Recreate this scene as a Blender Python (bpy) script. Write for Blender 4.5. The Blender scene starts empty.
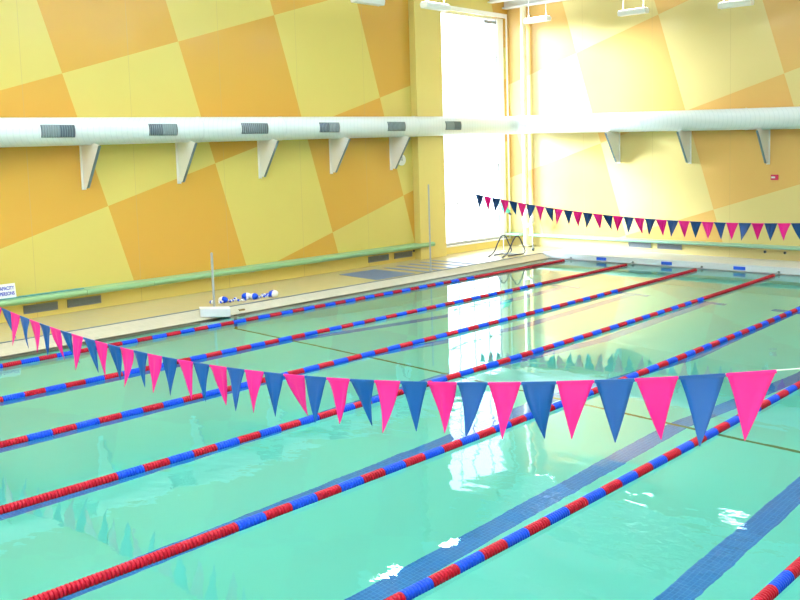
import bpy, math, random
from mathutils import Vector, Matrix
random.seed(7)
S = bpy.context.scene
C = S.collection
PI = math.pi
LANE = 2.134                      # lane width, m
XL, YF = -3.48, 1.58              # left wall plane, far wall plane
XR, YB, ZC = 19.0, -29.0, 9.3     # right wall, wall behind, ceiling
DECK = 0.15
PX0, PX1, PY0, PY1 = -0.80, 13.60, -22.86, 0.0   # pool basin

# ------------------------------------------------------------------ materials
def node_mat(name):
    m = bpy.data.materials.new(name); m.use_nodes = True
    nt = m.node_tree
    b = nt.nodes.get('Principled BSDF')
    return m, nt, b
def L(nt, a, b): nt.links.new(a, b)
def rgb(c): return (c[0], c[1], c[2], 1.0)
def setp(b, **k):
    for n, v in k.items():
        n = n.replace('_', ' ')
        if n in b.inputs: b.inputs[n].default_value = v
def math_node(nt, op, a, b=None, c=None):
    n = nt.nodes.new('ShaderNodeMath'); n.operation = op
    for i, v in enumerate((a, b, c)):
        if v is None: continue
        if isinstance(v, (int, float)): n.inputs[i].default_value = v
        else: L(nt, v, n.inputs[i])
    return n.outputs[0]
def mix_col(nt, fac, a, b):
    n = nt.nodes.new('ShaderNodeMix'); n.data_type = 'RGBA'
    if isinstance(fac, (int, float)): n.inputs[0].default_value = fac
    else: L(nt, fac, n.inputs[0])
    for i, v in ((6, a), (7, b)):
        if isinstance(v, tuple): n.inputs[i].default_value = rgb(v)
        else: L(nt, v, n.inputs[i])
    return n.outputs[2]
def obj_xyz(nt):
    t = nt.nodes.new('ShaderNodeTexCoord'); s = nt.nodes.new('ShaderNodeSeparateXYZ')
    L(nt, t.outputs['Object'], s.inputs[0]); return t.outputs['Object'], s.outputs[0], s.outputs[1], s.outputs[2]
def noise(nt, scale, detail=3, vec=None, rough=0.5):
    n = nt.nodes.new('ShaderNodeTexNoise'); n.inputs['Scale'].default_value = scale
    n.inputs['Detail'].default_value = detail; n.inputs['Roughness'].default_value = rough
    if vec is not None: L(nt, vec, n.inputs['Vector'])
    return n.outputs['Fac']
def add_bump(nt, b, h, strength, dist=0.01):
    n = nt.nodes.new('ShaderNodeBump'); n.inputs['Strength'].default_value = strength
    n.inputs['Distance'].default_value = dist; L(nt, h, n.inputs['Height']); L(nt, n.outputs[0], b.inputs['Normal'])
def plain(name, col, rough=0.5, metal=0.0, vary=0.04, scale=6.0, bump=0.0, spec=0.5):
    m, nt, b = node_mat(name)
    o, x, y, z = obj_xyz(nt)
    f = noise(nt, scale, 3, o)
    c2 = tuple(max(0.0, v * (1 - vary * 2)) for v in col)
    L(nt, mix_col(nt, f, col, c2), b.inputs['Base Color'])
    setp(b, Roughness=rough, Metallic=metal); b.inputs['Specular IOR Level'].default_value = spec
    if bump: add_bump(nt, b, noise(nt, scale * 8, 2, o), bump)
    return m

ORANGE, YELLOW, LOWY = (0.60, 0.335, 0.055), (0.64, 0.54, 0.15), (0.80, 0.65, 0.20)
def wall_mat(name, u_axis, u0, v0, seam0, low_z, orange=ORANGE, yellow=YELLOW, lowy=LOWY):
    """tilted square checks of two yellows, thin panel seams, plain band at the foot"""
    m, nt, b = node_mat(name)
    o, x, y, z = obj_xyz(nt)
    u = x if u_axis == 'x' else y
    s, th = 3.012, 0.2935
    du = math_node(nt, 'SUBTRACT', u, u0); dv = math_node(nt, 'SUBTRACT', z, v0)
    a = math_node(nt, 'ADD', math_node(nt, 'MULTIPLY', du, math.cos(th) / s), math_node(nt, 'MULTIPLY', dv, math.sin(th) / s))
    c = math_node(nt, 'ADD', math_node(nt, 'MULTIPLY', du, -math.sin(th) / s), math_node(nt, 'MULTIPLY', dv, math.cos(th) / s))
    k = math_node(nt, 'FLOORED_MODULO', math_node(nt, 'ADD', math_node(nt, 'FLOOR', a), math_node(nt, 'FLOOR', c)), 2.0)
    col = mix_col(nt, k, orange, yellow)
    n1 = noise(nt, 1.3, 4, o)
    col = mix_col(nt, math_node(nt, 'MULTIPLY', n1, 0.12), col, (0.6, 0.38, 0.06))
    low = math_node(nt, 'LESS_THAN', z, low_z)
    col = mix_col(nt, low, col, lowy)
    # seams
    q = math_node(nt, 'FLOORED_MODULO', math_node(nt, 'SUBTRACT', u, seam0), 2.44)
    seam = math_node(nt, 'LESS_THAN', q, 0.012)
    col = mix_col(nt, math_node(nt, 'MULTIPLY', seam, 0.5), col, (0.45, 0.33, 0.15))
    L(nt, col, b.inputs['Base Color'])
    setp(b, Roughness=0.27); b.inputs['Specular IOR Level'].default_value = 0.6
    add_bump(nt, b, noise(nt, 60, 2, o), 0.05, 0.002)
    return m

M = {}
M['wall_left'] = wall_mat('painted_wall_left', 'y', -14.119, 5.279, -14.99 - 0.006, 0.52)
M['wall_far'] = wall_mat('painted_wall_far_glare', 'x', 2.121, 7.294, 1.91 - 2.44, 0.55, (0.66, 0.40, 0.13), (0.66, 0.555, 0.245), (0.66, 0.56, 0.26))  # same paint as the left wall, with glare haze mixed into the colours
M['yellow'] = plain('yellow_paint', (0.72, 0.60, 0.20), 0.4, vary=0.03, scale=1.5)
M['cream'] = plain('cream_paint', (0.86, 0.72, 0.34), 0.45, vary=0.03, scale=1.5)
M['column'] = plain('column_paint', (0.9, 0.86, 0.62), 0.4, vary=0.02)
M['white'] = plain('white_paint', (0.84, 0.86, 0.88), 0.35, vary=0.02)
M['ceiling'] = plain('ceiling_white', (0.9, 0.9, 0.9), 0.7, vary=0.02)
M['frame'] = plain('white_window_frame', (0.85, 0.86, 0.86), 0.4, vary=0.01)
M['mullion'] = plain('mullion_backlit', (0.36, 0.38, 0.40), 0.5)  # white bars seen against bright sky, backlit grey put into the colour
M['green'] = plain('pale_green_enamel', (0.27, 0.50, 0.28), 0.35, vary=0.05)
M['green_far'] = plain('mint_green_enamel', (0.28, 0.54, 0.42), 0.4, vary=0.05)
M['dark'] = plain('dark_plastic', (0.03, 0.035, 0.04), 0.4)
M['grey'] = plain('grey_metal', (0.25, 0.28, 0.32), 0.45)
M['slat'] = plain('slat_grey', (0.13, 0.17, 0.21), 0.5)
M['steel'] = plain('stainless_steel', (0.42, 0.46, 0.54), 0.38, metal=0.4, vary=0.05)
M['rail_steel'] = plain('rail_steel', (0.05, 0.06, 0.10), 0.45, spec=.3)
M['plate_blue'] = plain('plate_blue', (0.02, 0.10, 0.72), 0.35)
M['red'] = plain('float_red', (0.36, 0.002, 0.02), 0.45, vary=0.08, scale=3, spec=.2)
M['blue'] = plain('float_blue', (0.005, 0.07, 0.72), 0.45, vary=0.08, scale=3, spec=.2)
M['cord'] = plain('white_cord', (0.8, 0.82, 0.85), 0.6)
M['alarm'] = plain('alarm_red', (0.5, 0.01, 0.08), 0.35)
M['rescue_green'] = plain('rescue_tube_green', (0.12, 0.72, 0.50), 0.4)
M['ink'] = plain('blue_ink', (0.03, 0.05, 0.55), 0.6)
M['ceramic'] = plain('gutter_white', (0.72, 0.76, 0.86), 0.3, vary=0.03)
M['teal_trim'] = plain('teal_board', (0.05, 0.35, 0.42), 0.35)
M['mat_rubber'] = plain('deck_mat', (0.11, 0.17, 0.30), 0.6, vary=0.1, scale=12)
M['rust'] = plain('rusty_stain', (0.22, 0.16, 0.06), 0.7)

# duct: white enamel with spiral ribs
M['louvre'] = plain('louvre_grey', (0.20, 0.27, 0.31), 0.5)
M['flange_shade'] = plain('flange_shade', (0.13, 0.20, 0.24), 0.5)  # shade under the white bracket's slanted edge, put into the colour
M['outlet_dark'] = plain('outlet_dark', (0.05, 0.08, 0.12), 0.4)
def duct_mat():
    m, nt, b = node_mat('spiral_duct_enamel')
    o, x, y, z = obj_xyz(nt)
    t = math_node(nt, 'ADD', math_node(nt, 'MULTIPLY', x, 1.0), math_node(nt, 'MULTIPLY', y, 1.0))
    r = math_node(nt, 'FLOORED_MODULO', t, 0.13)
    rib = math_node(nt, 'LESS_THAN', r, 0.016)
    col = mix_col(nt, math_node(nt, 'MULTIPLY', rib, 0.35), (0.70, 0.79, 0.84), (0.48, 0.60, 0.66))
    L(nt, col, b.inputs['Base Color']); setp(b, Roughness=0.3)
    add_bump(nt, b, rib, 0.4, 0.006)
    return m
M['duct'] = duct_mat()

# deck tile
def tile_mat(name, col, col2, size, grout, rough):
    m, nt, b = node_mat(name)
    o, x, y, z = obj_xyz(nt)
    bt = nt.nodes.new('ShaderNodeTexBrick'); L(nt, o, bt.inputs['Vector'])
    bt.offset = 0.0; bt.inputs['Scale'].default_value = 1.0
    bt.inputs['Brick Width'].default_value = size; bt.inputs['Row Height'].default_value = size
    bt.inputs['Mortar Size'].default_value = size * 0.03
    bt.inputs['Color1'].default_value = rgb(col); bt.inputs['Color2'].default_value = rgb(col2)
    bt.inputs['Mortar'].default_value = rgb(grout)
    n1 = noise(nt, 0.8, 4, o)
    c = mix_col(nt, math_node(nt, 'MULTIPLY', n1, 0.06), bt.outputs['Color'], (0.45, 0.42, 0.32))
    L(nt, c, b.inputs['Base Color'])
    rr = math_node(nt, 'ADD', math_node(nt, 'MULTIPLY', noise(nt, 1.7, 3, o), 0.2), rough - 0.1)
    b.inputs['Roughness'].default_value = rough + .05
    return m
M['deck'] = tile_mat('deck_tile', (0.60, 0.51, 0.27), (0.58, 0.50, 0.26), 0.20, (0.56, 0.50, 0.36), 0.22)
M['deck_far'] = tile_mat('deck_tile_pale', (0.80, 0.78, 0.76), (0.78, 0.76, 0.75), 0.20, (0.68, 0.66, 0.66), 0.3)
M['coping'] = tile_mat('coping_beige', (0.52, 0.50, 0.40), (0.48, 0.47, 0.38), 0.15, (0.55, 0.52, 0.45), 0.4)

# pool floor: pale plaster with dark lane lines, T ends and a thin brown cross line
def basin_mat():
    m, nt, b = node_mat('pool_plaster')
    o, x, y, z = obj_xyz(nt)
    fx = math_node(nt, 'FLOORED_MODULO', x, LANE)
    d = math_node(nt, 'ABSOLUTE', math_node(nt, 'SUBTRACT', fx, LANE / 2))
    inlane = math_node(nt, 'MULTIPLY', math_node(nt, 'GREATER_THAN', x, 0.0), math_node(nt, 'LESS_THAN', x, 6 * LANE))
    run = math_node(nt, 'MULTIPLY', math_node(nt, 'LESS_THAN', y, -1.75), math_node(nt, 'GREATER_THAN', y, -21.1))
    line = math_node(nt, 'MULTIPLY', math_node(nt, 'LESS_THAN', d, 0.145), run)
    ty = math_node(nt, 'MINIMUM', math_node(nt, 'ABSOLUTE', math_node(nt, 'ADD', y, 1.9)), math_node(nt, 'ABSOLUTE', math_node(nt, 'ADD', y, 20.96)))
    tee = math_node(nt, 'MULTIPLY', math_node(nt, 'LESS_THAN', ty, 0.14), math_node(nt, 'LESS_THAN', d, 0.48))
    mark = math_node(nt, 'MULTIPLY', math_node(nt, 'MAXIMUM', line, tee), inlane)
    # small tiles inside the lane line, blue lightened to stand for water haze
    bt = nt.nodes.new('ShaderNodeTexBrick'); L(nt, o, bt.inputs['Vector']); bt.offset = 0.0
    bt.inputs['Scale'].default_value = 1.0; bt.inputs['Brick Width'].default_value = 0.05; bt.inputs['Row Height'].default_value = 0.05
    bt.inputs['Mortar Size'].default_value = 0.004
    bt.inputs['Color1'].default_value = rgb((0.08, 0.17, 0.66)); bt.inputs['Color2'].default_value = rgb((0.10, 0.21, 0.76))
    bt.inputs['Mortar'].default_value = rgb((0.2, 0.33, 0.85))
    base = mix_col(nt, noise(nt, 0.35, 4, o), (0.93, 0.95, 0.93), (0.88, 0.92, 0.90))
    col = mix_col(nt, mark, base, bt.outputs['Color'])
    cross = math_node(nt, 'LESS_THAN', math_node(nt, 'ABSOLUTE', math_node(nt, 'ADD', y, 11.9)), 0.04)
    col = mix_col(nt, cross, col, (0.34, 0.18, 0.06))
    L(nt, col, b.inputs['Base Color']); setp(b, Roughness=0.6)
    return m
M['basin'] = basin_mat()

# water surface: clear tint below, mirror by Fresnel, small ripples
def water_mat():
    m = bpy.data.materials.new('pool_water'); m.use_nodes = True; nt = m.node_tree
    nt.nodes.clear()
    out = nt.nodes.new('ShaderNodeOutputMaterial')
    gl = nt.nodes.new('ShaderNodeBsdfGlossy'); gl.inputs['Roughness'].default_value = 0.01
    gl.inputs['Color'].default_value = (1, 1, 1, 1)
    rf = nt.nodes.new('ShaderNodeBsdfRefraction'); rf.inputs['Color'].default_value = WATER_TINT
    rf.inputs['IOR'].default_value = 1.333; rf.inputs['Roughness'].default_value = 0.0
    fr = nt.nodes.new('ShaderNodeFresnel'); fr.inputs['IOR'].default_value = 1.333
    mx = nt.nodes.new('ShaderNodeMixShader')
    L(nt, fr.outputs[0], mx.inputs[0]); L(nt, rf.outputs[0], mx.inputs[1]); L(nt, gl.outputs[0], mx.inputs[2])
    t = nt.nodes.new('ShaderNodeTexCoord')
    mp = nt.nodes.new('ShaderNodeMapping'); mp.inputs['Scale'].default_value = (1.0, 1.5, 1.0); mp.inputs['Rotation'].default_value = (0, 0, 0.7)
    L(nt, t.outputs['Object'], mp.inputs['Vector'])
    n1 = noise(nt, 1.1, 2, mp.outputs[0], 0.4); n2 = noise(nt, 5.0, 2, mp.outputs[0], 0.5)
    amp = nt.nodes.new('ShaderNodeMapRange'); L(nt, noise(nt, 0.16, 1, t.outputs['Object']), amp.inputs[0])
    amp.inputs[1].default_value = 0.4; amp.inputs[2].default_value = 0.62; amp.inputs[3].default_value = 0.35; amp.inputs[4].default_value = 1.0
    sp = nt.nodes.new('ShaderNodeSeparateXYZ'); L(nt, t.outputs['Object'], sp.inputs[0])
    near = nt.nodes.new('ShaderNodeMapRange'); L(nt, sp.outputs[1], near.inputs[0])
    near.inputs[1].default_value = -8.0; near.inputs[2].default_value = -16.0; near.inputs[3].default_value = 0.25; near.inputs[4].default_value = 1.0
    h = math_node(nt, 'ADD', math_node(nt, 'MULTIPLY', n1, 1.0), math_node(nt, 'MULTIPLY', n2, 0.10))
    h = math_node(nt, 'MULTIPLY', math_node(nt, 'MULTIPLY', h, amp.outputs[0]), near.outputs[0])
    bp = nt.nodes.new('ShaderNodeBump'); bp.inputs['Strength'].default_value = 1.0; bp.inputs['Distance'].default_value = 0.010
    L(nt, h, bp.inputs['Height'])
    L(nt, bp.outputs[0], gl.inputs['Normal']); L(nt, bp.outputs[0], rf.inputs['Normal']); L(nt, bp.outputs[0], fr.inputs['Normal'])
    L(nt, mx.outputs[0], out.inputs[0])
    return m
WATER_TINT = (0.43, 1.0, 0.93, 1)
M['water'] = water_mat()

def vinyl(name, col, thin):
    m, nt, b = node_mat(name)
    o, x, y, z = obj_xyz(nt)
    L(nt, mix_col(nt, noise(nt, 5, 2, o), col, tuple(v * 0.85 for v in col)), b.inputs['Base Color'])
    setp(b, Roughness=0.33); b.inputs['Specular IOR Level'].default_value = 0.4
    out = nt.nodes['Material Output']
    tl = nt.nodes.new('ShaderNodeBsdfTranslucent'); tl.inputs[0].default_value = rgb(thin)
    mx = nt.nodes.new('ShaderNodeMixShader'); mx.inputs[0].default_value = 0.3
    L(nt, b.outputs[0], mx.inputs[1]); L(nt, tl.outputs[0], mx.inputs[2]); L(nt, mx.outputs[0], out.inputs[0])
    return m
M['pink'] = vinyl('pink_vinyl', (0.92, 0.025, 0.38), (1.0, 0.06, 0.55))
M['navy'] = vinyl('blue_vinyl', (0.010, 0.12, 0.44), (0.03, 0.25, 0.75))
M['crimson'] = vinyl('crimson_vinyl', (0.75, 0.010, 0.26), (0.85, 0.02, 0.35))
M['deepblue'] = vinyl('deep_blue_vinyl', (0.010, 0.055, 0.20), (0.02, 0.10, 0.35))

def glass_mat():
    m = bpy.data.materials.new('window_glass'); m.use_nodes = True; nt = m.node_tree; nt.nodes.clear()
    out = nt.nodes.new('ShaderNodeOutputMaterial'); tr = nt.nodes.new('ShaderNodeBsdfTransparent')
    tr.inputs[0].default_value = (0.97, 0.98, 0.98, 1)
    gl = nt.nodes.new('ShaderNodeBsdfGlossy'); gl.inputs['Roughness'].default_value = 0.02
    fr = nt.nodes.new('ShaderNodeFresnel'); fr.inputs[0].default_value = 1.45; mx = nt.nodes.new('ShaderNodeMixShader')
    ge = nt.nodes.new('ShaderNodeNewGeometry'); fc = math_node(nt, 'MULTIPLY', fr.outputs[0], math_node(nt, 'SUBTRACT', 1.0, ge.outputs['Backfacing']))
    L(nt, fc, mx.inputs[0]); L(nt, tr.outputs[0], mx.inputs[1]); L(nt, gl.outputs[0], mx.inputs[2]); L(nt, mx.outputs[0], out.inputs[0])
    return m
M['glass'] = glass_mat()
def emit_mat(name, col, st):
    m, nt, b = node_mat(name)
    b.inputs['Emission Color'].default_value = rgb(col); b.inputs['Emission Strength'].default_value = st
    b.inputs['Base Color'].default_value = rgb((0.9, 0.9, 0.9)); return m
M['lamp'] = emit_mat('lamp_diffuser', (1, 0.98, 0.95), 6.0)

# ------------------------------------------------------------------ geometry helpers
class MB:
    def __init__(s): s.v = []; s.f = []; s.sm = []
    def add(s, vs, fs, smooth=False):
        k = len(s.v); s.v += [tuple(p) for p in vs]; s.f += [tuple(i + k for i in f) for f in fs]; s.sm += [smooth] * len(fs)
    def box(s, x0, x1, y0, y1, z0, z1, mat=None):
        vs = [(x, y, z) for z in (z0, z1) for y in (y0, y1) for x in (x0, x1)]
        if mat: vs = [mat @ Vector(p) for p in vs]
        s.add(vs, [(0, 2, 3, 1), (4, 5, 7, 6), (0, 1, 5, 4), (2, 6, 7, 3), (0, 4, 6, 2), (1, 3, 7, 5)]); return s
    def prism(s, poly, d):      # poly: list of 3D points, d: extrusion vector
        n = len(poly); d = Vector(d); a = [Vector(p) for p in poly]; vs = a + [p + d for p in a]
        s.add(vs, [tuple(range(n - 1, -1, -1)), tuple(range(n, 2 * n))] + [(i, (i + 1) % n, n + (i + 1) % n, n + i) for i in range(n)]); return s
    def tube(s, pts, r, n=10, caps=True, radii=None, smooth=True):
        pts = [Vector(p) for p in pts]; rings = []
        t0 = (pts[1] - pts[0]).normalized(); up = Vector((0, 0, 1)) if abs(t0.z) < .9 else Vector((1, 0, 0))
        u = t0.cross(up).normalized()
        vs = []
        for i, p in enumerate(pts):
            t = (pts[min(i + 1, len(pts) - 1)] - pts[max(i - 1, 0)]).normalized()
            u = (u - t * u.dot(t)).normalized(); w = t.cross(u); rr = radii[i] if radii else r
            vs += [p + (u * math.cos(2 * PI * k / n) + w * math.sin(2 * PI * k / n)) * rr for k in range(n)]
        fs = []
        for i in range(len(pts) - 1):
            for k in range(n):
                a = i * n + k; b = i * n + (k + 1) % n
                fs.append((a, b, b + n, a + n))
        s.add(vs, fs, smooth)
        if caps:
            m = len(pts)
            s.add([vs[k] for k in range(n)], [tuple(range(n - 1, -1, -1))]); s.add([vs[(m - 1) * n + k] for k in range(n)], [tuple(range(n))])
        return s
    def ball(s, c, rx, ry, rz, n=14, m=8, a0=-PI / 2, a1=PI / 2, rot=None):
        vs = []; c = Vector(c)
        for i in range(m + 1):
            a = a0 + (a1 - a0) * i / m
            for k in range(n):
                p = Vector((math.sin(a) * rx, math.cos(a) * math.cos(2 * PI * k / n) * ry, math.cos(a) * math.sin(2 * PI * k / n) * rz))
                if rot: p = rot @ p
                vs.append(c + p)
        fs = [(i * n + k, i * n + (k + 1) % n, (i + 1) * n + (k + 1) % n, (i + 1) * n + k) for i in range(m) for k in range(n)]
        s.add(vs, fs, True); return s
    def build(s, name, mat, parent=None, bevel=0.0, loc=None):
        me = bpy.data.meshes.new(name); off = Vector(loc) if loc else Vector((0, 0, 0))
        me.from_pydata([tuple(Vector(p) - off) for p in s.v], [], s.f); me.update()
        for p, q in zip(me.polygons, s.sm): p.use_smooth = q
        me.materials.append(mat if not isinstance(mat, str) else M[mat])
        o = bpy.data.objects.new(name, me); C.objects.link(o); o.location = off
        if parent is not None: o.parent = parent; o.location = off
        if bevel:
            b = o.modifiers.new('bevel', 'BEVEL'); b.width = bevel; b.segments = 2; b.limit_method = 'ANGLE'
        return o
def thing(name, label, cat, loc=(0, 0, 0), group=None, rz=0.0):
    o = bpy.data.objects.new(name, None); C.objects.link(o); o.location = loc; o.rotation_euler = (0, 0, rz)
    o.empty_display_size = 0.1
    o['label'] = label; o['category'] = cat
    if group: o['group'] = group
    return o
def tag(o, label, cat, group=None, kind=None):
    o['label'] = label; o['category'] = cat
    if group: o['group'] = group
    if kind: o['kind'] = kind
    return o
def struct(o, label=None):
    o['kind'] = 'structure'
    if label: o['label'] = label
    return o

# ------------------------------------------------------------------ room shell
WIN = (-1.83, 1.46, 0.42, 7.80)      # window opening in the left wall: y0, y1, z0, z1
T = 0.35
m = MB()
m.box(XL - T, XL, YB, WIN[0], -0.3, ZC); m.box(XL - T, XL, WIN[1], YF + T, -0.3, ZC)
m.box(XL - T, XL, WIN[0], WIN[1], -0.3, WIN[2]); m.box(XL - T, XL, WIN[0], WIN[1], WIN[3], ZC)
wl = struct(m.build('wall_left', 'wall_left'), 'left wall painted with tilted orange and yellow checks')
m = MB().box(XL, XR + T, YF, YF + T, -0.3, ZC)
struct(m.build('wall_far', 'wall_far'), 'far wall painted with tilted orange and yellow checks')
struct(MB().box(XR, XR + T, YB, YF, -0.3, ZC).build('wall_right', 'cream'))
struct(MB().box(XL - T, XR + T, YB - T, YB, -0.3, ZC).build('wall_back', 'cream'))
struct(MB().box(XL - T, XR + T, YB - T, YF + T, ZC, ZC + 0.2).build('ceiling', 'ceiling'))
# pilaster beside the window, in plain yellow
struct(MB().box(XL, -3.23, -3.29, -2.10, DECK, ZC).build('trim_pilaster', 'yellow', bevel=0.01), 'plain yellow pilaster left of the window')
# window
wroot = thing('window_1', 'tall white-framed window letting in strong daylight beside the corner', 'window', (XL, (WIN[0] + WIN[1]) / 2, WIN[2]))
wroot['kind'] = 'structure'
inv = Matrix.Translation(-wroot.location)
def wbuild(mb, name, mat, **k):
    o = mb.build(name, mat, wroot, **k); o.location = -wroot.location; return o
fx0, fx1 = XL - 0.22, XL - 0.14
m = MB()
m.box(fx0, fx1, WIN[0], WIN[0] + 0.07, WIN[2], WIN[3]); m.box(fx0, fx1, WIN[1] - 0.07, WIN[1], WIN[2], WIN[3])
m.box(fx0, fx1, WIN[0], WIN[1], WIN[2], WIN[2] + 0.07); m.box(fx0, fx1, WIN[0], WIN[1], WIN[3] - 0.07, WIN[3])
wbuild(m, 'window_frame', 'frame')
m = MB()
for y in (-1.05, -0.28, 0.5, 1.12): m.box(fx0 + 0.02, fx1 - 0.01, y - 0.012, y + 0.012, WIN[2], WIN[3])
for z in (1.72, 2.92, 4.10, 5.32, 6.5): m.box(fx0 + 0.02, fx1 - 0.01, WIN[0], WIN[1], z - 0.012, z + 0.012)
wbuild(m, 'mullions', 'mullion')
wbuild(MB().box(fx0 + 0.035, fx0 + 0.045, WIN[0] + .05, WIN[1] - .05, WIN[2] + .05, WIN[3] - .05), 'glass_pane', 'glass')
wbuild(MB().box(XL - 0.34, XL + 0.05, WIN[0] - .04, WIN[1] + .04, WIN[2] - .05, WIN[2]), 'window_sill', 'frame')
wbuild(MB().box(XL - 0.24, XL - 0.10, 1.14, WIN[1] - .002, WIN[2] + .001, WIN[3] - .001), 'window_jamb', 'frame')
m = MB(); m.box(XL + 0.002, XL + 0.03, WIN[0] - .10, WIN[1] + .06, WIN[3], WIN[3] + .14); m.box(XL + 0.002, XL + 0.03, WIN[1], WIN[1] + .06, WIN[2], WIN[3])
wbuild(m, 'window_casing', 'frame')
wbuild(MB().box(XL - .12, XL - .02, 0.35, 1.0, WIN[3] - .22, WIN[3] - .12), 'blind_motor', 'grey')

# ------------------------------------------------------------------ deck, pool basin, water
dt = 0.15
m = MB()
GX = -1.06
m.box(XL, GX, -12.2, YF, -0.3, DECK); m.box(XL, -1.33, YB, -12.2, -0.3, DECK)
struct(m.build('floor', 'deck'), 'beige tiled pool deck along the left wall')
struct(MB().box(GX, XR, 0.16, YF, -0.3, DECK + 0.02).build('floor_far', 'deck_far'), 'pale tiled deck behind the far pool edge')
struct(MB().box(PX1 + 0.16, XR, YB, 0.16, -0.3, DECK).build('floor_right', 'deck_far'))
struct(MB().box(-1.33, PX1 + 0.16, YB, PY0 - 0.16, -0.3, DECK).build('floor_near', 'deck_far'))
# coping on the left: slopes from the deck down to the water
m = MB()
m.prism([(GX, -12.2, -0.3), (GX, -12.2, DECK + .002), (PX0 - .10, -12.2, 0.06), (PX0, -12.2, 0.015), (PX0, -12.2, -0.3)], (0, 12.2, 0))
m.prism([(-1.33, PY0 - .16, -0.3), (-1.33, PY0 - .16, DECK + .002), (PX0 - .10, PY0 - .16, 0.05), (PX0, PY0 - .16, 0.015), (PX0, PY0 - .16, -0.3)], (0, -12.2 - PY0 + .16, 0))
struct(m.build('trim_coping', 'coping'), 'beige sloped coping along the left pool edge')
m = MB(); m.box(GX - .035, GX + .015, -12.2, 0.16, DECK, DECK + .012); m.box(-1.365, -1.315, PY0, -12.2, DECK, DECK + .012)
m.box(-1.348, GX + .012, -12.215, -12.185, DECK, DECK + .012)
struct(m.build('trim_gutter_grate', 'slat'), 'thin grey gutter grate beside the coping')
m = MB(); m.box(PX0 - .26, PX1 + .16, 0.0, 0.16, -0.3, DECK + .03); m.box(PX1, PX1 + .16, PY0, 0.0, -0.3, DECK + .03); m.box(PX0 - .26, PX1 + .16, PY0 - .16, PY0, -0.3, DECK + .03)
struct(m.build('trim_gutter', 'ceramic', bevel=0.006), 'white raised gutter wall at the far pool end')
# basin
m = MB()
nx, ny = 24, 4
prof_y = [(PY0, -1.35), (-11.9, -1.75), (-7.0, -3.1), (0.0, -3.35)]
vs = []; fs = []
for y, z in prof_y: vs += [(PX0, y, z + .28), (PX1, y, z - .04)]
fs = [(2 * k, 2 * k + 1, 2 * k + 3, 2 * k + 2) for k in range(3)]
m.add(vs, fs)
m.box(PX0 - .06, PX0, PY0, PY1, -4.2, 0.01); m.box(PX1, PX1 + .06, PY0, PY1, -4.2, 0.01)
m.box(PX0, PX1, 0.0, 0.06, -4.2, 0.01); m.box(PX0, PX1, PY0 - .06, PY0, -4.2, 0.01)
struct(m.build('pool_basin', 'basin'), 'pale pool basin with dark lane lines under water')
m = MB(); m.add([(PX0, PY0, 0), (PX1, PY0, 0), (PX1, PY1, 0), (PX0, PY1, 0)], [(0, 1, 2, 3)])
tag(m.build('pool_water', 'water'), 'clear turquoise water filling the swimming pool', 'water', kind='stuff')

# ------------------------------------------------------------------ ceiling beams and corner column
def beam(y, x0, x1, z0, h, label):
    m = MB(); m.box(x0, x1, y - .13, y + .13, z0, z0 + .04); m.box(x0, x1, y - .015, y + .015, z0 + .04, z0 + h - .04); m.box(x0, x1, y - .13, y + .13, z0 + h - .04, z0 + h)
    o = m.build('roof_beam', 'white'); tag(o, label, 'beam', 'white steel roof beams'); return o
beam(1.40, XL + .02, XR, 8.10, .5, 'white roof beam resting on the corner column')
beam(0.62, XL + .02, XR, 8.22, .5, 'white steel roof beam second from the far wall, above the window')
beam(-0.62, XL + .02, XR, 8.30, .5, 'white steel roof beam third from the far wall, above the window top')
for y in (-3.3, -6.0, -8.7, -11.4, -14.1, -16.8, -19.5, -22.2):
    o = MB().box(XL + .02, XR, y - .13, y + .13, 8.7, 9.25).build('roof_beam', 'white'); tag(o, 'white steel roof beam crossing the pool hall above the picture', 'beam', 'white steel roof beams')
c = thing('corner_column', 'slim cream steel column standing in the far left corner', 'column', (-2.70, 1.40, DECK + .02))
MB().tube([(0, 0, 0.03), (0, 0, 7.93)], 0.095, 20).build('shaft', 'column', c)
MB().box(-.2, .2, -.17, .17, 0, .03).build('base_plate', 'column', c)

# ------------------------------------------------------------------ air duct (left wall, round the corner, far wall)
RD = 0.295
XD, YD = XL + 0.42, YF - 0.42
path = []
for i in range(41):
    y = -26 + i * (YD - 0.55 + 26) / 40; path.append((XD, y, 4.225 + 0.0125 * (y - 1.0)))
zc = path[-1][2]
for i in range(1, 9):
    a = PI / 2 * i / 8; path.append((XD + .55 - .55 * math.cos(a), YD - .55 + .55 * math.sin(a), zc))
for i in range(1, 41):
    x = XD + .55 + i * (18.6 - XD) / 41; path.append((x, YD, zc - 0.018 * (x - XD - .55)))
duct = thing('air_duct', 'long round white ventilation duct running along both walls', 'duct', (XD, YD - .55, zc))
def dbuild(mb, name, mat, **k):
    o = mb.build(name, mat, duct, **k); o.location = -duct.location; return o
dbuild(MB().tube(path, RD, 40), 'duct_body', 'duct')
def duct_z_left(y): return 4.225 + 0.0125 * (y - 1.0)
def duct_z_far(x): return zc - 0.018 * (x - XD - .55)
for y in (-22.6, -19.0, -16.3, -11.1, -8.65, -3.65):
    z = duct_z_left(y); dbuild(MB().tube([(XD, y - .02, z), (XD, y + .02, z)], RD + .008, 40), 'joint_band', 'duct')
for x in (1.9, 5.0, 7.6, 10.6):
    z = duct_z_far(x); dbuild(MB().tube([(x - .015, YD, z), (x + .015, YD, z)], RD + .008, 40), 'joint_band', 'duct')
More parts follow.
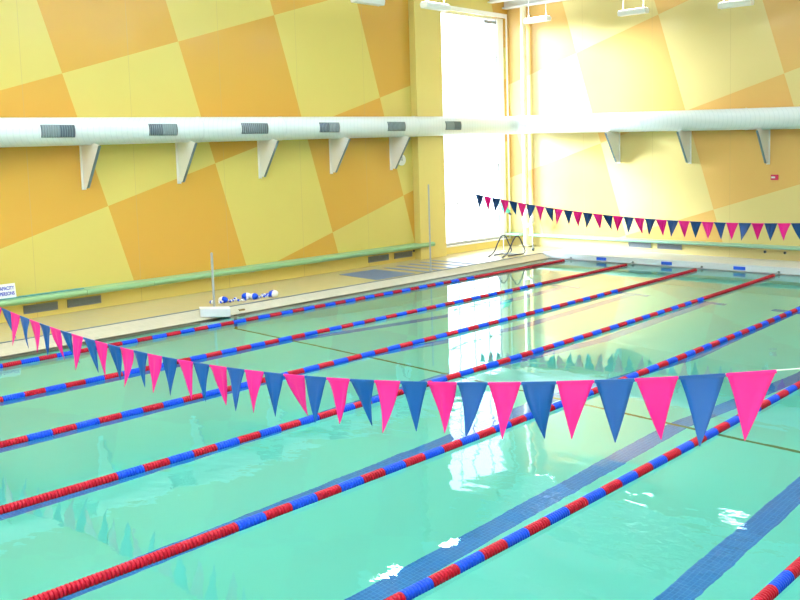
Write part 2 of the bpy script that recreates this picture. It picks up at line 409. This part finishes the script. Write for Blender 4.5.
# louvred outlets on the room side of the duct
for y0, y1, half in ((-17.5, -16.76, 1), (-14.99, -14.27, 1), (-12.55, -11.83, 0), (-10.05, -9.25, 2), (-7.56, -6.86, 0), (-5.02, -4.30, 2), (-2.53, -1.80, 1)):
    zz = duct_z_left((y0 + y1) / 2); a0, a1 = math.radians(-25), math.radians(26)
    def arc(r, y, n=7): return [(XD + r * math.cos(a0 + (a1 - a0) * k / n), y, zz + r * math.sin(a0 + (a1 - a0) * k / n)) for k in range(n + 1)]
    def patch(mb, ya, yb, r0, r1):
        A = arc(r1, ya); B = arc(r1, yb); A0 = arc(r0, ya); B0 = arc(r0, yb); n = len(A)
        mb.add(A + B + A0 + B0, [(i, i + 1, n + i + 1, n + i) for i in range(n - 1)] + [(i, 2 * n + i, 2 * n + i + 1, i + 1) for i in range(n - 1)]
               + [(n + i, n + i + 1, 3 * n + i + 1, 3 * n + i) for i in range(n - 1)] + [(0, n, 3 * n, 2 * n), (n - 1, 3 * n - 1, 4 * n - 1, 2 * n - 1)], True)
    mb = MB(); patch(mb, y0, y1, RD - .01, RD + .006); v = dbuild(mb, 'air_outlet', 'outlet_dark')
    v['label'] = 'grey louvred outlet in the duct side'
    mb = MB(); ns = 13
    for k in range(ns):
        f = (k + .5) / ns; ya = y0 + .02 + (y1 - y0 - .04) * k / ns
        if (half == 1 and f > .5) or (half == 0 and f < .5): w = .012
        elif half == 2: w = .028
        else: w = .044
        patch(mb, ya, ya + w, RD + .004, RD + .012)
    l = mb.build('louvre', 'louvre', v)

# brackets carrying the duct
def bracket(loc, rz, label):
    t = thing('duct_bracket', label, 'bracket', loc, 'white triangular brackets under the duct', rz)
    # local: +x points into the room, wall at x=0, origin at bracket foot
    H = 0.92
    arcx = [.56, .51, .46, .42, .38, .33, .28]
    prof = [(0.0, 0), (0.19, 0), (0.79, H - .02)] + [(x, H + .305 - math.sqrt(.092 - (x - .42) ** 2)) for x in arcx] + [(0.0, H + .03)]
    a = [(x, -.012, z) for x, z in prof]
    MB().prism(a, (0, .024, 0)).build('gusset_plate', 'white', t)
    n = Vector((H, 0, -(0.79 - .19))).normalized() * 0.012
    MB().prism([(0.19, -.03, 0), (0.79, -.03, H - .02), (0.79 + n.x, -.03, H - .02 + n.z), (0.19 + n.x, -.03, n.z)], (0, .06, 0)).build('flange', 'flange_shade', t)
    MB().box(0.0, .02, -.05, .05, -.04, H).build('wall_plate', 'white', t)
    return t
names = ['leftmost in view', 'second from the left', 'third from the left', 'fourth from the left', 'beside the round clock']
for y, n in zip((-13.79, -11.41, -9.02, -6.58, -4.22), names):
    z = duct_z_left(y) - 0.295 - 0.92
    bracket((XL, y, z), 0, 'white duct bracket on the left wall, ' + n)
for y in (-16.2,): bracket((XL, y, duct_z_left(y) - 1.215), 0, 'white triangular duct bracket on the left wall just outside the picture')
fn = ['nearest the bright corner', 'middle one of the three', 'above the red fire alarm']
for x, n in zip((0.76, 3.13, 5.46), fn):
    bracket((x, YF, duct_z_far(x) - 1.215), -PI / 2, 'white duct bracket on the far wall, ' + n)
bracket((7.85, YF, duct_z_far(7.85) - 1.215), -PI / 2, 'white triangular duct bracket on the far wall just outside the picture')

# ------------------------------------------------------------------ pale green heating pipe cover along both walls
def rail(pts_label):
    pass
p = thing('heater_cover', 'pale green round-edged heater cover along the left wall above the grilles', 'heater cover', (XL, -10, .60))
prof = [(0.002, -.07), (.26, -.09), (.33, -.07), (.36, -.02), (.355, .02), (.32, .045), (0.002, .055)]
def cover(par, a, b, axis):
    mb = MB()
    if axis == 'y': mb.prism([(x, a + 10, z) for x, z in prof], (0, b - a, 0))
    else: mb.prism([(a, -x, z) for x, z in prof][::-1], (b - a, 0, 0))
    return mb
for a, b in ((-22, -17.95), (-17.94, -14.04), (-14.03, -12.42), (-12.41, -9.36), (-9.35, -7.32), (-7.31, -3.295)):
    cover(p, a, b, 'y').build('cover_panel', 'green', p, bevel=.004)
MB().prism([(x, 6.706, z) for x, z in [(.257, -.085), (.33, -.07), (.36, -.02), (.355, .02), (.32, .045), (.257, .055)]], (0, .55, 0)).build('cover_end', 'green', p, bevel=.004)
mb = MB().box(.12, .24, -12, -4.05, .057, .07); mb.build('top_board', 'teal_trim', p)['label'] = 'thin teal board lying along the top'
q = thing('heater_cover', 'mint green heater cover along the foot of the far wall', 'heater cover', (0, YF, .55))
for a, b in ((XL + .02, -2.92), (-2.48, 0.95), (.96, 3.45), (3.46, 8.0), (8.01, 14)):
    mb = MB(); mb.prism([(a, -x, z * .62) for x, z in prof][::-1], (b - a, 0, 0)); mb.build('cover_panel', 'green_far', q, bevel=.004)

# wall grilles below the covers
def grille(loc, rz, w, h, label):
    t = thing('wall_grille', label, 'grille', loc, 'grey air grilles at the foot of the walls', rz)
    # local: x along wall, -y into room
    MB().box(-w/2, w/2, -.012, -.001, 0, h).build('back_panel', 'slat', t)
    mb = MB(); f = .018
    mb.box(-w/2, w/2, -.03, -.012, 0, f); mb.box(-w/2, w/2, -.03, -.012, h - f, h); mb.box(-w/2, -w/2 + f, -.03, -.012, 0, h); mb.box(w/2 - f, w/2, -.03, -.012, 0, h)
    mb.build('frame', 'grey', t)
    mb = MB()
    for k in range(6): z = f + (h - 2 * f) * (k + .3) / 6; mb.box(-w/2 + f, w/2 - f, -.026, -.012, z, z + .010)
    mb.build('slats', 'grey', t)
for y0, y1, n in ((-15.28, -14.55, 'leftmost of all'), (-14.33, -13.56, 'second from the left edge'), (-5.28, -4.45, 'left one of the pair below the clock'), (-4.20, -3.44, 'right one of the pair, near the pilaster')):
    grille((XL, (y0 + y1) / 2, .26), PI / 2, y1 - y0, .17, 'grey air grille low on the left wall, ' + n)
for x0, x1, n in ((1.09, 1.86, 'left one of the pair'), (2.08, 2.88, 'right one of the pair')):
    grille(((x0 + x1) / 2, YF, .30), 0, x1 - x0, .19, 'blue-grey air grille low on the far wall, ' + n)
# small round wall outlets
def outlet(loc, rz, label):
    t = thing('wall_socket', label, 'socket', loc, 'small dark sockets low on the walls', rz)
    MB().tube([(0, -.001, 0), (0, -.015, 0)], .042, 16).build('cover_plate', 'grey', t)
    MB().tube([(0, -.015, 0), (0, -.03, 0)], .03, 14).build('cap', 'dark', t)
outlet((XL, -3.2 - .15, .42), PI / 2, 'small dark round socket at the right end of the left wall grilles')
outlet((5.39, YF, .38), 0, 'small dark socket low on the far wall, left of the two')
outlet((5.95, YF, .38), 0, 'small dark socket low on the far wall, right of the two')

# ------------------------------------------------------------------ lane ropes
bows = [0.007, 0.116, 0.186, 0.222, 0.237, 0.212, 0.153]
RN, RF = -18.78, -4.76
NSEG = 45
PITCH = 0.0365
def rope_pt(i, y):
    t = (y - PY0) / -PY0
    return Vector((i * LANE + bows[i] * 4 * t * (1 - t), y, 0.012))
def discs(mb, i, ya, yb, ns=12):
    n = max(1, round((yb - ya) / PITCH)); d = (yb - ya) / n
    prof = [(0.04, .022), (.10, .048), (.22, .054), (.50, .055), (.78, .054), (.90, .048), (.96, .022)]
    vs = []; fs = []
    for k in range(n):
        for f, r in prof:
            c0 = rope_pt(i, ya + (k + f) * d)
            for a in range(ns):
                q = 2 * PI * a / ns; vs.append((c0.x + r * math.cos(q), c0.y, c0.z + r * math.sin(q)))
    rings = len(vs) // ns
    for r in range(rings - 1):
        for a in range(ns):
            b = (a + 1) % ns; fs.append((r * ns + a, r * ns + b, (r + 1) * ns + b, (r + 1) * ns + a))
    fs.append(tuple(range(ns))); fs.append(tuple((rings - 1) * ns + a for a in range(ns - 1, -1, -1)))
    mb.add(vs, fs, True); mb.sm[-1] = mb.sm[-2] = False
rope_names = ['closest to the left pool edge and white block',
              'second from the left pool edge',
              'third from the left pool edge',
              'fourth from the left pool edge',
              'fifth from the left, leaving at the right edge',
              'sixth from the left, crossing the bottom middle',
              'seventh from the left, in the bottom right corner']
for i in range(7):
    r = thing('lane_rope', 'red and blue lane rope, ' + rope_names[i], 'lane rope', (i * LANE, PY0, 0), 'floating lane ropes dividing the pool')
    off = -r.location
    def rb(mb, name, mat):
        o = mb.build(name, mat, r); o.location = off; return o
    mb = MB(); discs(mb, i, PY0 + .35, RN); rb(mb, 'float_section', 'red')
    for k in range(NSEG):
        ya = RN + (RF - RN) * k / NSEG; yb = RN + (RF - RN) * (k + 1) / NSEG
        mb = MB(); discs(mb, i, ya, yb); rb(mb, 'float_section', 'blue' if k % 2 == 0 else 'red')
    mb = MB(); discs(mb, i, RF, -.42); rb(mb, 'float_section', 'red')
    mb = MB().tube([rope_pt(i, -.42), (i * LANE, -.02, .06)], .008, 6); mb.tube([rope_pt(i, PY0 + .35), (i * LANE, PY0 + .005, .05)], .008, 6)
    rb(mb, 'end_cable', 'steel')
    # anchor cup on the gutter face
    a = thing('rope_anchor', 'small dark rope anchor on the far gutter, ' + ['first', 'second', 'third', 'fourth', 'fifth', 'sixth', 'seventh'][i] + ' from the left corner', 'anchor', (i * LANE, -.001, .06), 'rope anchors along the far gutter')
    MB().tube([(0, 0, 0), (0, -.02, 0)], .034, 14).build('flange', 'steel', a)
    MB().tube([(0, -.02, 0), (0, -.035, 0)], .02, 10).build('eye', 'dark', a)
# blue lane plates on the far gutter
pn = ['leftmost', 'second from left', 'third from left', 'fourth from left', 'fifth from left', 'sixth from left']
for i in range(6):
    x = (i + .5) * LANE
    tag(MB().box(x - .165, x + .165, -.012, -.0005, .045, .135).build('lane_plate', 'plate_blue'), 'blue lane plate on the white far gutter, ' + pn[i], 'plate', 'blue lane plates on the far gutter')

# ------------------------------------------------------------------ pennant strings
def pennant(mb, x0, x1, y, z0, z1, h, k):
    rnd = random.Random(k * 17 + int(y * 10))
    swing = rnd.uniform(-.16, .22); tipx = rnd.uniform(-.04, .045); ph = rnd.uniform(0, 6); amp = rnd.uniform(.008, .024); curl = rnd.uniform(-.10, .10)
    nu, nv = 6, 8; front = []; back = []
    for j in range(nv + 1):
        v = j / nv; w = 1 - v * .985
        for i in range(nu + 1):
            u = i / nu - .5
            x = (x0 + x1) / 2 + u * (x1 - x0) * .97 * w + tipx * v
            zt = z0 + (z1 - z0) * (u + .5)
            zz = zt * (1 - v) + (z0 + z1) / 2 * v - h * v
            yy = y + swing * v * h + amp * w * math.sin(u * 9 + ph + 2.5 * v) * min(1, v * 3) + curl * v * v * (1 - .3 * u * w)
            front.append((x, yy - .0012, zz)); back.append((x, yy + .0012, zz))
    W = nu + 1; n = len(front)
    fs = []
    for j in range(nv):
        for i in range(nu):
            a = j * W + i
            fs.append((a, a + W, a + W + 1, a + 1)); fs.append((n + a, n + a + 1, n + a + W + 1, n + a + W))
    for j in range(nv):
        a = j * W; fs.append((a, n + a, n + a + W, a + W)); b = a + nu; fs.append((b, b + W, n + b + W, n + b))
    mb.add(front + back, fs, True)
def hem(mb, x0, x1, y, z0, z1):
    mb.box(x0 + .003, x1 - .003, y - .006, y + .006, -0.018, .004)
    k = len(mb.v) - 8
    for q in range(8):
        x, yy, z = mb.v[k + q]; mb.v[k + q] = (x, yy, z + z0 + (z1 - z0) * (x - x0) / (x1 - x0))
def string(name, label, y, zf, xs, pitch, n, h, mats, first, cord_a, cord_b, r=.004):
    t = thing(name, label, 'flag string', (xs, y, zf(xs)), 'backstroke flag strings over the pool')
    off = -t.location
    edge = pitch if callable(pitch) else (lambda k: xs - pitch * k)
    pts = [(cord_a + (cord_b - cord_a) * k / 80, y, zf(cord_a + (cord_b - cord_a) * k / 80)) for k in range(81)]
    o = MB().tube(pts, r, 6).build('cord', 'cord', t); o.location = off
    for k in range(n):
        x0 = edge(k + 1); x1 = edge(k)
        mb = MB(); z0, z1 = zf(x0), zf(x1); pennant(mb, x0, x1, y, z0 - .004, z1 - .004, h, k); hem(mb, x0, x1, y, z0, z1)
        o = mb.build('pennant', mats[(k + first) % 2], t); o.location = off
        o['label'] = ('pink' if (k + first) % 2 == 0 else 'blue') + ' triangular pennant'
    return t
near_z = lambda x: 1.265 + .0146 * (x - 6.0) ** 2
far_z = lambda x: 1.745 + .0122 * (x - 6.9) ** 2
string('pennant_string', 'string of large pink and blue pennants across the near end', -18.29, near_z, 13.48, (lambda k: 13.478 - .3159 * k + .000484 * k * k), 47, .415, ('pink', 'navy'), 0, -1.47, 14.17)
string('pennant_string', 'string of small crimson and dark blue pennants across the far end', -4.95, far_z, .30 + .275 * 45, .275, 45, .355, ('crimson', 'deepblue'), 1, .28, 13.97, .003)
# stanchions
def post(x, y, h, r, label):
    t = thing('flag_post', label, 'post', (x, y, DECK))
    MB().tube([(0, 0, .02), (0, 0, h)], r, 12).build('pole', 'steel', t)
    MB().tube([(0, 0, 0), (0, 0, .025)], r * 2.2, 14).build('base_flange', 'steel', t)
    MB().ball((0, 0, h), r * 1.1, r * 1.1, r * 1.1, 10, 6).build('cap', 'steel', t)
post(-1.24, -5.07, 2.36, .022, 'tall thin steel post on the left deck in front of the yellow pilaster')
post(14.0, -4.95, 2.3, .022, 'steel post on the right deck holding the far flag string')
post(14.2, -18.29, 2.1, .022, 'steel post on the right deck holding the near flag string')
post(-1.5, -18.29, 2.1, .022, 'steel post on the left deck holding the near flag string')
post(-1.22, -12.14, 1.19, .026, 'short steel post standing behind the white block on the left pool edge')
# white block at the foot of the mid post
t = thing('post_block', 'white block at the left pool edge in front of the short steel post', 'block', (-.83, -12.42, .0))
A = Vector((-.92 + .83, -12.70 + 12.42, 0)); B = Vector((-.60 + .83, -12.16 + 12.42, 0)); n = Vector((-(B - A).y, (B - A).x, 0)).normalized() * .30
MB().prism([A + Vector((0, 0, .06)), B + Vector((0, 0, .02)), B + Vector((0, 0, .19)), A + Vector((0, 0, .23))], n).build('block_body', 'ceramic', t, bevel=.012)
MB().prism([A + Vector((0, 0, .231)), B + Vector((0, 0, .191)), B + Vector((0, 0, .20)), A + Vector((0, 0, .24))], n).build('top_edge', 'cord', t)

# ------------------------------------------------------------------ things by the walls
t = thing('wall_clock', 'round white wall clock high beside the last duct bracket', 'clock', (XL, -3.80, 3.19))
MB().tube([(0.002, 0, 0), (.05, 0, 0)], .165, 28).build('rim', 'white', t)
MB().tube([(.051, 0, 0), (.055, 0, 0)], .14, 28).build('dial', 'cord', t)
mb = MB().box(.056, .060, -.006, .006, -.02, .11); mb.box(.060, .064, -.07, .02, -.006, .006); mb.build('hands', 'dark', t)
t = thing('fire_alarm', 'small red fire alarm with white strobe on the far wall', 'alarm', (5.65, YF, 2.39))
MB().box(-.10, .10, -.055, 0, 0, .15).build('housing', 'alarm', t, bevel=.01)
MB().box(-.075, .03, -.075, -.055, .05, .10).build('strobe', 'white', t, bevel=.006)
# capacity sign on the heater cover
t = thing('capacity_sign', 'white sign with blue lettering standing on the green heater cover', 'sign', (XL + .20, -15.95, .672), None, PI / 2)
R = Matrix.Rotation(math.radians(-8), 4, 'X')
mb = MB(); mb.box(-.46, .46, -.004, .004, 0, .29, R); mb.build('board', 'white', t)
for i, (txt, zz) in enumerate((('POOL CAPACITY', .165), ('PERSONS', .055))):
    cu = bpy.data.curves.new('lettering', 'FONT'); cu.body = txt; cu.size = .105; cu.align_x = 'RIGHT'; cu.extrude = .001; cu.offset = .003
    cu.materials.append(M['ink'])
    tmp = bpy.data.objects.new('tmp_text', cu); C.objects.link(tmp); bpy.context.view_layer.update()
    me = bpy.data.meshes.new_from_object(tmp.evaluated_get(bpy.context.evaluated_depsgraph_get())); bpy.data.objects.remove(tmp)
    o = bpy.data.objects.new('lettering', me); C.objects.link(o); o.parent = t
    o.matrix_local = R @ Matrix.Translation((.43, -.007, zz)) @ Matrix.Rotation(PI / 2, 4, 'X') @ Matrix.Diagonal((.68, .95, 1, 1))
# dark blue mats on the deck
tag(MB().prism([(-2.90, -6.95, DECK + .001), (-1.24, -7.15, DECK + .001), (-1.24, -5.70, DECK + .001), (-2.84, -5.66, DECK + .001)], (0, 0, .006)).build('deck_mat', 'mat_rubber'), 'large blue-grey mat lying on the left deck beside the lane ropes', 'mat')
sn = ['closest to the large mat', 'second from the large mat', 'third from the large mat', 'fourth from the large mat', 'fifth from the large mat, nearest the window']
for k in range(5):
    y = -5.30 + k * .50
    tag(MB().prism([(-2.84, y, DECK + .001), (-1.13, y - .08, DECK + .001), (-1.13, y + .12, DECK + .001), (-2.84, y + .16, DECK + .001)], (0, 0, .005)).build('mat_strip', 'mat_rubber'), 'narrow blue-grey strip mat on the left deck, ' + sn[k], 'mat', 'narrow strip mats on the left deck')
# float rope heap on the deck
t = thing('float_rope', 'loose white rope with blue and white floats heaped on the left deck', 'rope', (-1.55, -11.0, DECK))
def px_floor(x, y): return (x, y)
M['float_white'] = plain('float_white', (0.82, 0.84, 0.88), .35)
for (x, y, a, flip) in ((-1.62, -11.62, .5, 0), (-1.62, -10.98, .8, 1), (-1.42, -10.92, .3, 0), (-1.42, -10.36, 1.0, 1), (-1.30, -10.46, .4, 1), (-1.70, -11.86, .2, 1)):
    rt = Matrix.Rotation(a, 3, 'Z')
    s = .6 if y < -11.8 else 1.0
    loc = (x + 1.55, y + 11.0, .075 * s)
    f = MB().ball(loc, .115 * s, .075 * s, .075 * s, 14, 6, -PI / 2, 0.0, rt).build('float_ball', 'blue' if flip else 'float_white', t)
    MB().ball(loc, .115 * s, .075 * s, .075 * s, 14, 6, 0.0, PI / 2, rt).build('float_half', 'float_white' if flip else 'blue', f)
rnd = random.Random(3)
pts = []
for k in range(120):
    f = k / 119; pts.append((-.15 + .22 * f + .13 * math.sin(f * 34) + rnd.uniform(-.02, .02), -.75 + 1.5 * f + .09 * math.cos(f * 41), .018 + .012 * math.sin(f * 60)))
MB().tube(pts, .012, 6).build('rope', 'cord', t)
for c, mt in ((0, 'cord'), (2, 'blue')):
    mb = MB()
    for k in range(c, 120, 4): mb.ball(Vector(pts[k]) + Vector((0, 0, .012)), .030, .030, .030, 8, 5)
    mb.build('beads', mt, t)['kind'] = 'stuff'
tag(MB().box(-.94, -.88, -11.72, -11.58, .0, .085).build('drain_fitting', 'rust'), 'small brown drain fitting on the left coping', 'fitting')

# ladder with two looped rails
t = thing('pool_ladder', 'steel ladder rails bent into two loops on the far left deck', 'ladder', (-1.635, -1.42, DECK))
def loop(x):
    P = [(-.25, 0.02), (-.10, .06), (.05, .16), (.20, .36), (.36, .54), (.50, .60), (.64, .53), (.78, .32), (.90, .14), (.86, .04), (.72, .025), (.40, .03), (.02, .03)]
    out = []
    for i in range(len(P) - 1):
        p0, p1, p2, p3 = P[max(i - 1, 0)], P[i], P[i + 1], P[min(i + 2, len(P) - 1)]
        for k in range(6):
            s = k / 6
            out.append(tuple(.5 * (2 * p1[j] + (p2[j] - p0[j]) * s + (2 * p0[j] - 5 * p1[j] + 4 * p2[j] - p3[j]) * s * s + (3 * p1[j] - p0[j] - 3 * p2[j] + p3[j]) * s ** 3) for j in (0, 1)))
    out.append(P[-1]); return [(x, a, b) for a, b in out]
for x in (-.265, .265):
    h = MB().tube(loop(x), .020, 10).build('handrail', 'rail_steel', t)
    MB().tube([(x, -.25, 0), (x, -.25, .02)], .045, 14).build('floor_flange', 'steel', h)
MB().tube([(-.265, .45, .032), (.265, .45, .032)], .016, 8).build('cross_bar', 'steel', t)
MB().box(-.25, .25, .60, .70, .012, .04).build('step', 'steel', t)

# lifesaving gear in the corner
t = thing('rescue_pole', 'thin white pole with a mint green rescue tube beside the window', 'rescue pole', (-2.40, -.26, DECK))
MB().tube([(0, 0, .0), (0, 0, 2.1)], .011, 8).build('pole', 'cord', t)
mb = MB().tube([(-.10, .0, 1.52), (.0, -.05, 1.46), (.14, -.03, 1.36), (.26, .0, 1.28)], .085, 12, radii=[.05, .10, .10, .05]); mb.build('rescue_tube', 'rescue_green', t)
MB().tube([(.2, 0, 1.27), (.32, 0, 1.20)], .035, 8).build('tube_strap', 'dark', t)
MB().tube([(0, 0, 0), (0, 0, .02)], .08, 14).build('base', 'cord', t)
t = thing('reaching_pole', 'thin steel reaching pole with a dark rubber tip in the far left corner', 'pole', (-1.68, .35, DECK))
MB().tube([(-.12, .05, 1.05), (-.03, .02, .75), (0, 0, .05)], .015, 8).build('shaft', 'steel', t)
MB().ball((0, 0, .06), .055, .055, .06, 12, 8).build('rubber_tip', 'dark', t)
t = thing('life_ring', 'white life ring hung in front of the corner column', 'life ring', (-2.45, 1.16, 1.12))
mb = MB(); pts = [(.17 * math.cos(2 * PI * k / 28), 0, .24 * math.sin(2 * PI * k / 28)) for k in range(29)]; mb.tube(pts, .06, 12); mb.build('ring', 'float_white', t)
mb = MB(); pts = [(.23 * math.cos(2 * PI * k / 28), -.01, .30 * math.sin(2 * PI * k / 28)) for k in range(29)]; mb.tube(pts, .007, 6); mb.build('grab_line', 'cord', t)
MB().box(-.03, .03, -.02, .10, .20, .27).build('hook', 'steel', t)

# ------------------------------------------------------------------ hanging lamps
def lamp(x, y, z, rz, label, dn=None, up=None):
    t = thing('hanging_lamp', label, 'lamp', (x, y, z), 'white hanging strip lamps along the walls', rz)
    MB().prism([(-.45, -.10, .0), (-.45, .10, .0), (-.45, .13, .10), (-.45, .10, .15), (-.45, -.10, .15), (-.45, -.13, .10)], (.9, 0, 0)).build('housing', 'white', t, bevel=.008)
    MB().box(-.42, .42, -.085, .085, .151, .160).build('diffuser', 'lamp', t)
    for sx in (-.33, .33):
        MB().tube([(sx, 0, .15), (sx, 0, ZC - z - .02)], .010, 8).build('hanging_rod', 'white', t)
    for nm, dz, rx, e in (('up', .20, PI, up or UP_W), ('down', -.03, 0.0, dn or DN_W)):
        ld = bpy.data.lights.new('lamp_' + nm, 'AREA'); ld.shape = 'RECTANGLE'; ld.size = .85; ld.size_y = .2; ld.energy = e; ld.color = (.88, .95, 1.0)
        lo = bpy.data.objects.new('lamp_light', ld); C.objects.link(lo); lo.parent = t; lo.location = (0, 0, dz); lo.rotation_euler = (rx, 0, 0)
UP_W, DN_W = 60, 25
lamp(0.0, -8.37, 6.87, PI / 2, 'white hanging strip lamp at the top edge, over the left wall checks')
lamp(0.0, -6.0, 6.97, PI / 2, 'white hanging strip lamp just left of the window top')
lamp(-1.42, .40, 7.36, 0, 'white hanging strip lamp in front of the corner column', 12, 20)
lamp(1.95, .40, 7.20, 0, 'white hanging strip lamp along the far wall, right of the corner glare', 12, 20)
lamp(5.15, .10, 7.0, 0, 'white hanging strip lamp nearest the right end of the far wall', 12, 20)
for x in (8.5, 11.8, 15.1): lamp(x, .2, 7.1, 0, 'white hanging strip lamp along the far wall beyond the picture', 12, 20)
for y in (-10.8, -13.2, -15.6, -18.0, -20.4, -23): lamp(0.0, y, 6.9, PI / 2, 'white hanging strip lamp along the left wall above the picture')
for y in (-3, -7, -11, -15, -19, -23): lamp(15.5, y, 7.1, PI / 2, 'white hanging strip lamp along the right wall beyond the picture')

for x in (2, 5, 8, 11, 14): lamp(x, -25.0, 7.1, 0, 'added strip lamp behind the camera, unseen, lighting the near flags and water', 260)  # unseen row added to light the near flags and water
def added_pendant(x, y, z):  # unseen uplights added to brighten the pool by way of the ceiling
    t = thing('added_uplight', 'added round white uplight over the lanes, unseen, brightening the water', 'lamp', (x, y, z), 'added white uplights over the lanes')
    MB().tube([(0, 0, 0), (0, 0, .06), (0, 0, .22)], .3, 24, radii=[.12, .28, .34]).build('bowl', 'white', t)
    MB().tube([(0, 0, .2), (0, 0, ZC - z - .02)], .012, 8).build('hanging_rod', 'white', t)
    ld = bpy.data.lights.new('uplight', 'AREA'); ld.shape = 'DISK'; ld.size = .6; ld.energy = PEND_W; ld.color = (.88, .95, 1.0)
    lo = bpy.data.objects.new('lamp_light', ld); C.objects.link(lo); lo.parent = t; lo.location = (0, 0, .24); lo.rotation_euler = (PI, 0, 0)
PEND_W = 420
for x in (5.0, 10.0):
    for y in (-7.4, -10.1, -12.8, -15.5, -18.2, -21.5): added_pendant(x, y, 7.9)
# ------------------------------------------------------------------ daylight
w = bpy.data.worlds.new('world'); S.world = w; w.use_nodes = True
nt = w.node_tree; bg = nt.nodes['Background']; bg.inputs[0].default_value = (0.84, 0.93, 1.0, 1); bg.inputs[1].default_value = 7.0
sd = bpy.data.lights.new('sun', 'SUN'); sd.energy = 27.0; sd.angle = math.radians(17); sd.color = (.84, .92, 1.0)
so = bpy.data.objects.new('sun', sd); C.objects.link(so)
so.rotation_euler = Vector((1.8, 1.0, -.42)).to_track_quat('-Z', 'Y').to_euler()

# ------------------------------------------------------------------ camera
cd = bpy.data.cameras.new('camera'); cam = bpy.data.objects.new('camera', cd); C.objects.link(cam); S.camera = cam
cd.sensor_fit = 'HORIZONTAL'; cd.sensor_width = 36; cd.lens = 915.931 / 800 * 36
cd.shift_x = -32.208 / 800; cd.shift_y = -62.55 / 800
cam.location = (15.5357, -23.5885, 3.42206); cam.rotation_euler = (1.47708, 0.02587, 0.73103)
cd.clip_start = .05; cd.clip_end = 200

S.view_settings.view_transform = 'Standard'; S.view_settings.look = 'None'; S.view_settings.gamma = 1.0
S.view_settings.use_curve_mapping = False
S.view_settings.exposure = 0.0
cy = S.cycles
cy.use_denoising = True; cy.max_bounces = 14; cy.transmission_bounces = 8; cy.diffuse_bounces = 5; cy.glossy_bounces = 4; cy.transparent_max_bounces = 12
cy.sample_clamp_indirect = 6.0; cy.caustics_reflective = False; cy.caustics_refractive = True
